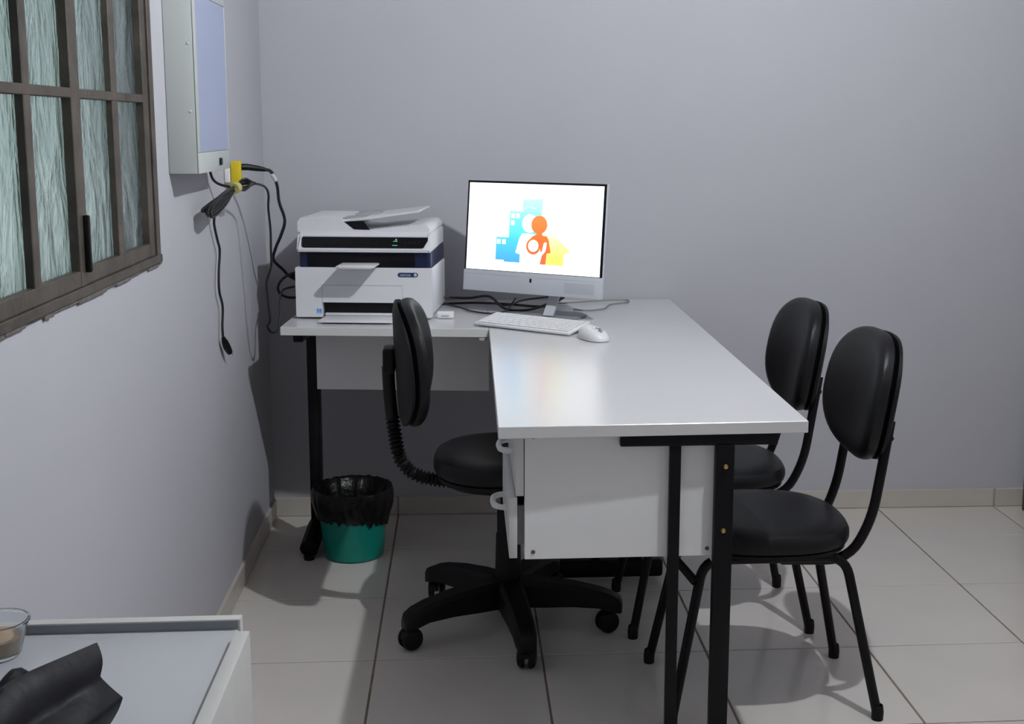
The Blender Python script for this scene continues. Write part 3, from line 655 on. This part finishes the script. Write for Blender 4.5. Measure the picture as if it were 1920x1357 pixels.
def visitor_chair():
    t = empty('visitor_chair', (0.71, 2.82, 0))
    R = 0.0115
    m = MB().rings(pad(0.405, 0.395, 0.054)); m.xf(Matrix.Translation((-0.005, 0, 0.405))); m.build('seat', LEATH, t)
    MB().rings([[(0.2*1.0*math.copysign(abs(math.cos(2*PI*k/36))**0.77, math.cos(2*PI*k/36))*s-0.005, 0.195*math.copysign(abs(math.sin(2*PI*k/36))**0.77, math.sin(2*PI*k/36))*s, z) for k in range(36)] for s, z in ((0.93, 0.395), (0.97, 0.397), (0.97, 0.4046))]).build('seat_shell', BPLAS, t)
    bm_ = Matrix.Translation((0.262, 0, 0.738)) @ Matrix.Rotation(math.radians(9), 4, 'Y')
    b = MB().rings(back_pad(0.305, 0.385, 0.048, 0.030)); b.xf(bm_); bk = b.build('backrest', LEATH, t)
    sh = []
    for s, x in ((0.93, 0.0032), (0.97, 0.004), (0.97, 0.012), (0.85, 0.017), (0.4, 0.018), (0.04, 0.018)):
        ring = []
        for k in range(44):
            a = 2*PI*k/44; c, sn = math.cos(a), math.sin(a)
            y = s*0.385/2*math.copysign(abs(c)**0.8, c); z = s*0.305/2*math.copysign(abs(sn)**0.8, sn); y *= 1-0.10*(z/0.305)
            ring.append((x-0.030*(abs(y)/(0.1925))**2, y, z))
        sh.append(ring)
    MB().rings(sh).xf(bm_).build('back_shell', BPLAS, bk)
    for s in (-1, 1):
        yt, yf = s*0.135, s*0.172
        fr = fillet([(-0.238, yf, 0.012), (-0.165, yt, 0.383), (0.165, yt, 0.383), (0.245, yf, 0.012)], 0.045, 6)
        h = len(fr)//2
        MB().tube(fr[:h+1], R, 10).build('leg', BLKM, t); MB().tube(fr[h:], R, 10).build('leg', BLKM, t)
        for x in (-0.2385, 0.2455):
            MB().lathe([(0.0005, 0), (0.0135, 0), (0.0145, 0.02), (0.0125, 0.034), (0.011, 0.036)], c=(x, yf, 0.0), n=12, cap1=False).build('foot_cap', BPLAS, t)
        bt = fillet([(0.02, s*0.115, 0.372), (0.175, s*0.125, 0.372), (0.222, s*0.137, 0.47), (0.241, s*0.137, 0.60), (0.259, s*0.125, 0.70)], 0.07, 6)
        MB().tube(bt, R, 10).build('back_tube', BLKM, t)
        for z in (0.66,): MB().lathe([(0.006, -0.004), (0.006, 0.0), (0.003, 0.003), (0.0005, 0.0035)], c=(0.263, s*0.131, z), n=8, axis='X').build('bolt', BLKM, t)
    for x in (-0.12, 0.12): MB().box((x-0.012, -0.15, 0.3875), (x+0.012, 0.15, 0.3965), 0.001).build('cross_bar', BLKM, t)
    MB().tube([(-0.185, -0.147, 0.335), (-0.225, -0.10, 0.375), (-0.175, 0.0, 0.386)], 0.0105, 8).build('brace', BLKM, t)
    return t
vcA = visitor_chair()
GRP = 'black padded visitor chairs beside the desk'
tag(vcA, 'black padded visitor chair beside the drawer end of the desk', 'chair', GRP)
vcB = copy_tree(vcA); vcB.location = (0.688, 3.322, 0); vcB.rotation_euler = (0, 0, math.radians(0.5))
tag(vcB, 'black padded visitor chair next to the wall end of the desk', 'chair', GRP)

# ------------------------------------------------------------------ swivel office chair behind the desk
oc = empty('office_chair', (0.12, 3.25, 0), label='black swivel office chair on five castors behind the desk', cat='chair')
m = MB().rings(pad(0.40, 0.41, 0.060, p=2.4)); m.xf(Matrix.Translation((0.0, 0, 0.447))); m.build('seat', LEATH, oc)
MB().rings([[(0.2*0.95*math.copysign(abs(math.cos(2*PI*k/36))**0.8, math.cos(2*PI*k/36))*s, 0.205*0.95*math.copysign(abs(math.sin(2*PI*k/36))**0.8, math.sin(2*PI*k/36))*s, z) for k in range(36)] for s, z in ((0.55, 0.418), (0.90, 0.424), (1.0, 0.436), (1.0, 0.4465))]).build('seat_shell', BPLAS, oc)
rb = back_pad(0.330, 0.395, 0.045, 0.045)
m = MB().rings([[(-x, y, z) for (x, y, z) in r] for r in rb]); obm = Matrix.Translation((-0.279, 0, 0.742)) @ Matrix.Rotation(math.radians(-3), 4, 'Y')
m.xf(obm); ob = m.build('backrest', LEATH, oc)
sh = []
for s, x in ((0.93, -0.0032), (0.985, -0.004), (0.985, -0.010), (0.85, -0.016), (0.4, -0.018), (0.04, -0.018)):
    ring = []
    for k in range(44):
        a = 2*PI*k/44; c, sn = math.cos(a), math.sin(a)
        y = s*0.395/2*math.copysign(abs(c)**0.8, c); z = s*0.165*math.copysign(abs(sn)**0.8, sn); y *= 1-0.10*(z/0.33)
        ring.append((x+0.045*(abs(y)/0.1975)**2, y, z))
    sh.append(ring)
MB().rings(sh).xf(obm).build('back_shell', BPLAS, ob)
MB().box((-0.328, -0.038, 0.715), (-0.296, 0.038, 0.782), 0.008, seg=3).build('back_bracket', BPLAS, oc)
jp = fillet([(-0.316, 0, 0.73), (-0.312, 0, 0.62), (-0.285, 0, 0.435), (-0.13, 0, 0.408), (-0.02, 0, 0.414)], 0.10, 8)
dense = []
for a, b in zip(jp, jp[1:]):
    nseg = max(1, int((b-a).length/0.0028))
    for k in range(nseg): dense.append(a.lerp(b, k/nseg))
dense.append(jp[-1])
acc = [0]
for a, b in zip(dense, dense[1:]): acc.append(acc[-1]+(b-a).length)
def brad(i):
    s = acc[i]
    if s < 0.14: return 0.0165
    if s > 0.42: return 0.014
    return 0.0165+0.0042*math.sin(2*PI*s/0.0115)
MB().tube(dense, brad, 12).build('back_bar_bellows', BELLO, oc)
MB().box((-0.09, -0.06, 0.400), (0.09, 0.06, 0.418), 0.004).build('seat_mechanism', BLKM, oc)
MB().tube(smooth_path([(0.02, -0.05, 0.408), (0.03, -0.13, 0.405), (0.035, -0.19, 0.395)], 4), 0.005, 8).build('height_lever', BLKM, oc)
MB().lathe([(0.0005, 0.40), (0.021, 0.40), (0.021, 0.34), (0.030, 0.335), (0.030, 0.27), (0.033, 0.265), (0.036, 0.14), (0.036, 0.10), (0.0005, 0.10)], n=20).build('gas_column', BPLAS, oc)
MB().lathe([(0.0005, 0.135), (0.045, 0.135), (0.055, 0.125), (0.058, 0.075), (0.050, 0.062), (0.0005, 0.062)], n=20).build('hub', BPLAS, oc)
for adeg in (-83, -10, 62, 135, 207):
    a = math.radians(adeg); ca, sa = math.cos(a), math.sin(a)
    sec = []
    for (r, zt, zb, hw) in ((0.035, 0.142, 0.068, 0.034), (0.10, 0.140, 0.070, 0.033), (0.18, 0.132, 0.074, 0.030), (0.25, 0.119, 0.072, 0.028), (0.285, 0.108, 0.062, 0.027), (0.306, 0.096, 0.058, 0.023), (0.312, 0.084, 0.058, 0.017)):
        loc = [(-hw*0.7, zt), (hw*0.7, zt), (hw, zt-0.012), (hw, zb), (-hw, zb), (-hw, zt-0.012)]
        sec.append([(r*ca-l*sa, r*sa+l*ca, z) for l, z in loc])
    lg = MB().rings(sec).build('base_leg', BPLAS, oc)
    cxp = 0.282; sw_ = math.radians(adeg*1.7+40)
    cz = 0.030; dx, dy = math.cos(sw_), math.sin(sw_)
    ccx, ccy = cxp*ca-0.012*dx, cxp*sa-0.012*dy
    Rm = Matrix.Translation((ccx, ccy, 0)) @ Matrix.Rotation(sw_, 4, 'Z')
    cs = MB().lathe([(0.006, 0.045), (0.006, 0.068)], c=(0.012, 0, 0), n=8)
    cs.prism([(0.028*math.cos(PI*k/8), 0.034+0.024*math.sin(PI*k/8)) for k in range(9)], -0.006, 0.006, 'Y')
    cs.xf(Rm); co = cs.build('castor', BPLAS, lg)
    wm = MB()
    for s in (-1, 1): wm.lathe([(0.0005, s*0.0245), (0.017, s*0.0245), (0.026, s*0.021), (0.030, s*0.014), (0.030, s*0.0075), (0.0005, s*0.0075)], c=(0, 0, cz), n=20, axis='Y')
    wm.xf(Rm).build('castor_wheel', BPLAS, lg)

# ------------------------------------------------------------------ waste bin
wb_ = empty('waste_bin', (-0.350, 3.862, 0), label='teal plastic waste bin lined with a black bag under the desk return', cat='bin')
MB().lathe([(0.0005, 0.001), (0.088, 0.001), (0.094, 0.006), (0.099, 0.06), (0.107, 0.145), (0.120, 0.220), (0.114, 0.220), (0.101, 0.145), (0.088, 0.012), (0.0005, 0.010)], n=36, cap0=False, cap1=False).build('bucket', TEAL, wb_)
m = MB(); rs = []; NB = 72; random.seed(5)
ph = [random.uniform(0, 6.28) for _ in range(6)]
def fold(k, amp):
    a = 2*PI*k/NB
    return amp*(math.sin(9*a+ph[0])*0.5+math.sin(17*a+ph[1])*0.35+math.sin(29*a+ph[2])*0.25)
for (r, z, am, zam) in ((0.108, 0.110, 0.004, 0.010), (0.116, 0.140, 0.005, 0.005), (0.127, 0.178, 0.005, 0.002), (0.1295, 0.211, 0.003, 0.002), (0.1235, 0.2265, 0.002, 0.003), (0.112, 0.221, 0.002, 0.002), (0.098, 0.18, 0.006, 0.0), (0.085, 0.11, 0.009, 0.0), (0.070, 0.035, 0.010, 0.0), (0.03, 0.016, 0.002, 0), (0.004, 0.015, 0, 0)):
    ring = []
    for k in range(NB):
        a = 2*PI*k/NB; rr = r+fold(k, am); zz = z+fold((k*3+11) % NB, zam)-(0.022*math.cos(a-1.2) if z < 0.13 and r > 0.1 else 0)
        ring.append((rr*math.cos(a), rr*math.sin(a), zz))
    rs.append(ring)
m.rings(rs, cap0=False, cap1=True); m.build('bin_liner', BAG, wb_, angle=70)

# ------------------------------------------------------------------ low white cabinet in the foreground
cb = empty('cabinet', (-0.47, 1.3, 0), label='low white cabinet with a raised rear board beside the left wall', cat='cabinet')
def CO(*p): return (p[0]+0.47, p[1]-1.3, p[2])
ZS = 0.665
MB().box(CO(-0.643, 0.90, 0.02), CO(-0.3145, 1.672, ZS-0.0185), 0.001).build('body', CABW, cb, smooth=False)
MB().box(CO(-0.645, 0.898, ZS-0.018), CO(-0.3135, 1.673, ZS), 0.001).build('top', CABW, cb)
m = MB(); m.box(CO(-0.645, 1.6735, 0.02), CO(-0.3105, 1.691, ZS+0.0145), 0.0012)
rbd = m.build('rear_board', CABE, cb)
MB().box(CO(-0.6445, 1.6728, ZS+0.0008), CO(-0.314, 1.6736, ZS+0.0125)).build('edge_strip', CABG, rbd, smooth=False)
MB().box(CO(-0.3100, 0.895, 0.05), CO(-0.2905, 1.632, ZS+0.015), 0.0012).build('door', CABE, cb)
# clear plastic cup
cu = empty('plastic_cup', (-0.612, 1.605, ZS), label='clear ribbed plastic cup on the white cabinet', cat='cup')
m = MB(); NC = 48
prof = [(0.024, 0.0005), (0.027, 0.004), (0.0385, 0.046), (0.041, 0.0475), (0.041, 0.050), (0.0375, 0.050), (0.0255, 0.006), (0.004, 0.004)]
rs = []
for i, (r, z) in enumerate(prof):
    rs.append([((r+(0.0006*(k % 2) if 0 < i < 6 else 0))*math.cos(2*PI*k/NC), (r+(0.0006*(k % 2) if 0 < i < 6 else 0))*math.sin(2*PI*k/NC), z) for k in range(NC)])
m.rings(rs); m.build('cup_body', CLEAR, cu)
m = MB(); m.lathe([(0.0005, 0.0065), (0.023, 0.0065), (0.028, 0.026), (0.026, 0.029), (0.0005, 0.027)], n=20); m.build('contents', BROWNC, cu)
# dark leather bag: a folded flap with a cut end
bgp = empty('leather_bag', (-0.5, 1.25, ZS), label='dark crumpled leather bag lying on the white cabinet', cat='bag')
def BO(p): return (p[0]+0.5, p[1]-1.25, p[2]-ZS)
end = [(-0.423, 1.400, 0.768), (-0.411, 1.385, 0.752), (-0.4135, 1.372, 0.738), (-0.400, 1.372, 0.722), (-0.389, 1.372, 0.712), (-0.392, 1.362, 0.700), (-0.405, 1.352, 0.680), (-0.420, 1.345, 0.669), (-0.455, 1.380, 0.668), (-0.470, 1.405, 0.690), (-0.458, 1.408, 0.725), (-0.440, 1.405, 0.752)]
mid = [(-0.470, 1.285, 0.782), (-0.452, 1.268, 0.768), (-0.447, 1.262, 0.742), (-0.430, 1.255, 0.735), (-0.420, 1.248, 0.722), (-0.418, 1.243, 0.705), (-0.425, 1.238, 0.685), (-0.440, 1.232, 0.669), (-0.520, 1.285, 0.668), (-0.535, 1.310, 0.690), (-0.522, 1.310, 0.730), (-0.498, 1.302, 0.762)]
far = [(-0.520, 1.120, 0.778), (-0.492, 1.095, 0.772), (-0.480, 1.085, 0.745), (-0.465, 1.075, 0.740), (-0.455, 1.070, 0.725), (-0.450, 1.068, 0.705), (-0.455, 1.065, 0.685), (-0.470, 1.060, 0.669), (-0.590, 1.120, 0.668), (-0.610, 1.150, 0.690), (-0.592, 1.148, 0.735), (-0.560, 1.138, 0.765)]
tail = [(-0.545, 1.02, 0.72)]*1
def lerp(a, b, t): return tuple(a[i]+(b[i]-a[i])*t for i in range(3))
rings = []
for A, B, n in ((end, mid, 5), (mid, far, 5)):
    for k in range(n): rings.append([BO(lerp(p, q_, k/n)) for p, q_ in zip(A, B)])
rings.append([BO(p) for p in far])
random.seed(9)
for r_i, r in enumerate(rings[1:-1]):
    for k in range(len(r)):
        if 0 < k < 7 or k > 8: r[k] = (r[k][0]+random.uniform(-.003, .003), r[k][1]+random.uniform(-.003, .003), max(0.003, r[k][2]+random.uniform(-.003, .003)))
inner = [BO(lerp(p, (-0.435, 1.37, 0.715), 0.10)) for p in end]; deep = [BO((p[0]*0.55-0.45*0.45-0.01, p[1]*0.55+1.33*0.45, p[2]*0.55+0.71*0.45)) for p in end]
m = MB(); m.rings([deep, inner]+rings, cap0=True, cap1=True)
fb = m.build('flap', BLEA, bgp, angle=60)
cra = fb.data.attributes.new('crease_edge', 'FLOAT', 'EDGE')
spine = set()
for e in fb.data.edges:
    a_, b_ = e.vertices; ra, rb_ = a_//12, b_//12; ka, kb_ = a_ % 12, b_ % 12
    if ra == rb_ and ra in (1, 2): cra.data[e.index].value = 0.9
    elif ka == kb_ and ka in (0, 2, 4) and ra >= 1 and rb_ >= 1: cra.data[e.index].value = 0.75
sb2 = fb.modifiers.new('soft', 'SUBSURF'); sb2.levels = 1; sb2.render_levels = 2
MB().tube(smooth_path([BO(p) for p in [(-0.60, 1.36, 0.676), (-0.535, 1.375, 0.690), (-0.505, 1.372, 0.720), (-0.498, 1.355, 0.745), (-0.502, 1.335, 0.742), (-0.515, 1.32, 0.72), (-0.545, 1.30, 0.70), (-0.60, 1.28, 0.69)]], 6), 0.013, 10).build('strap', BLEA, bgp)
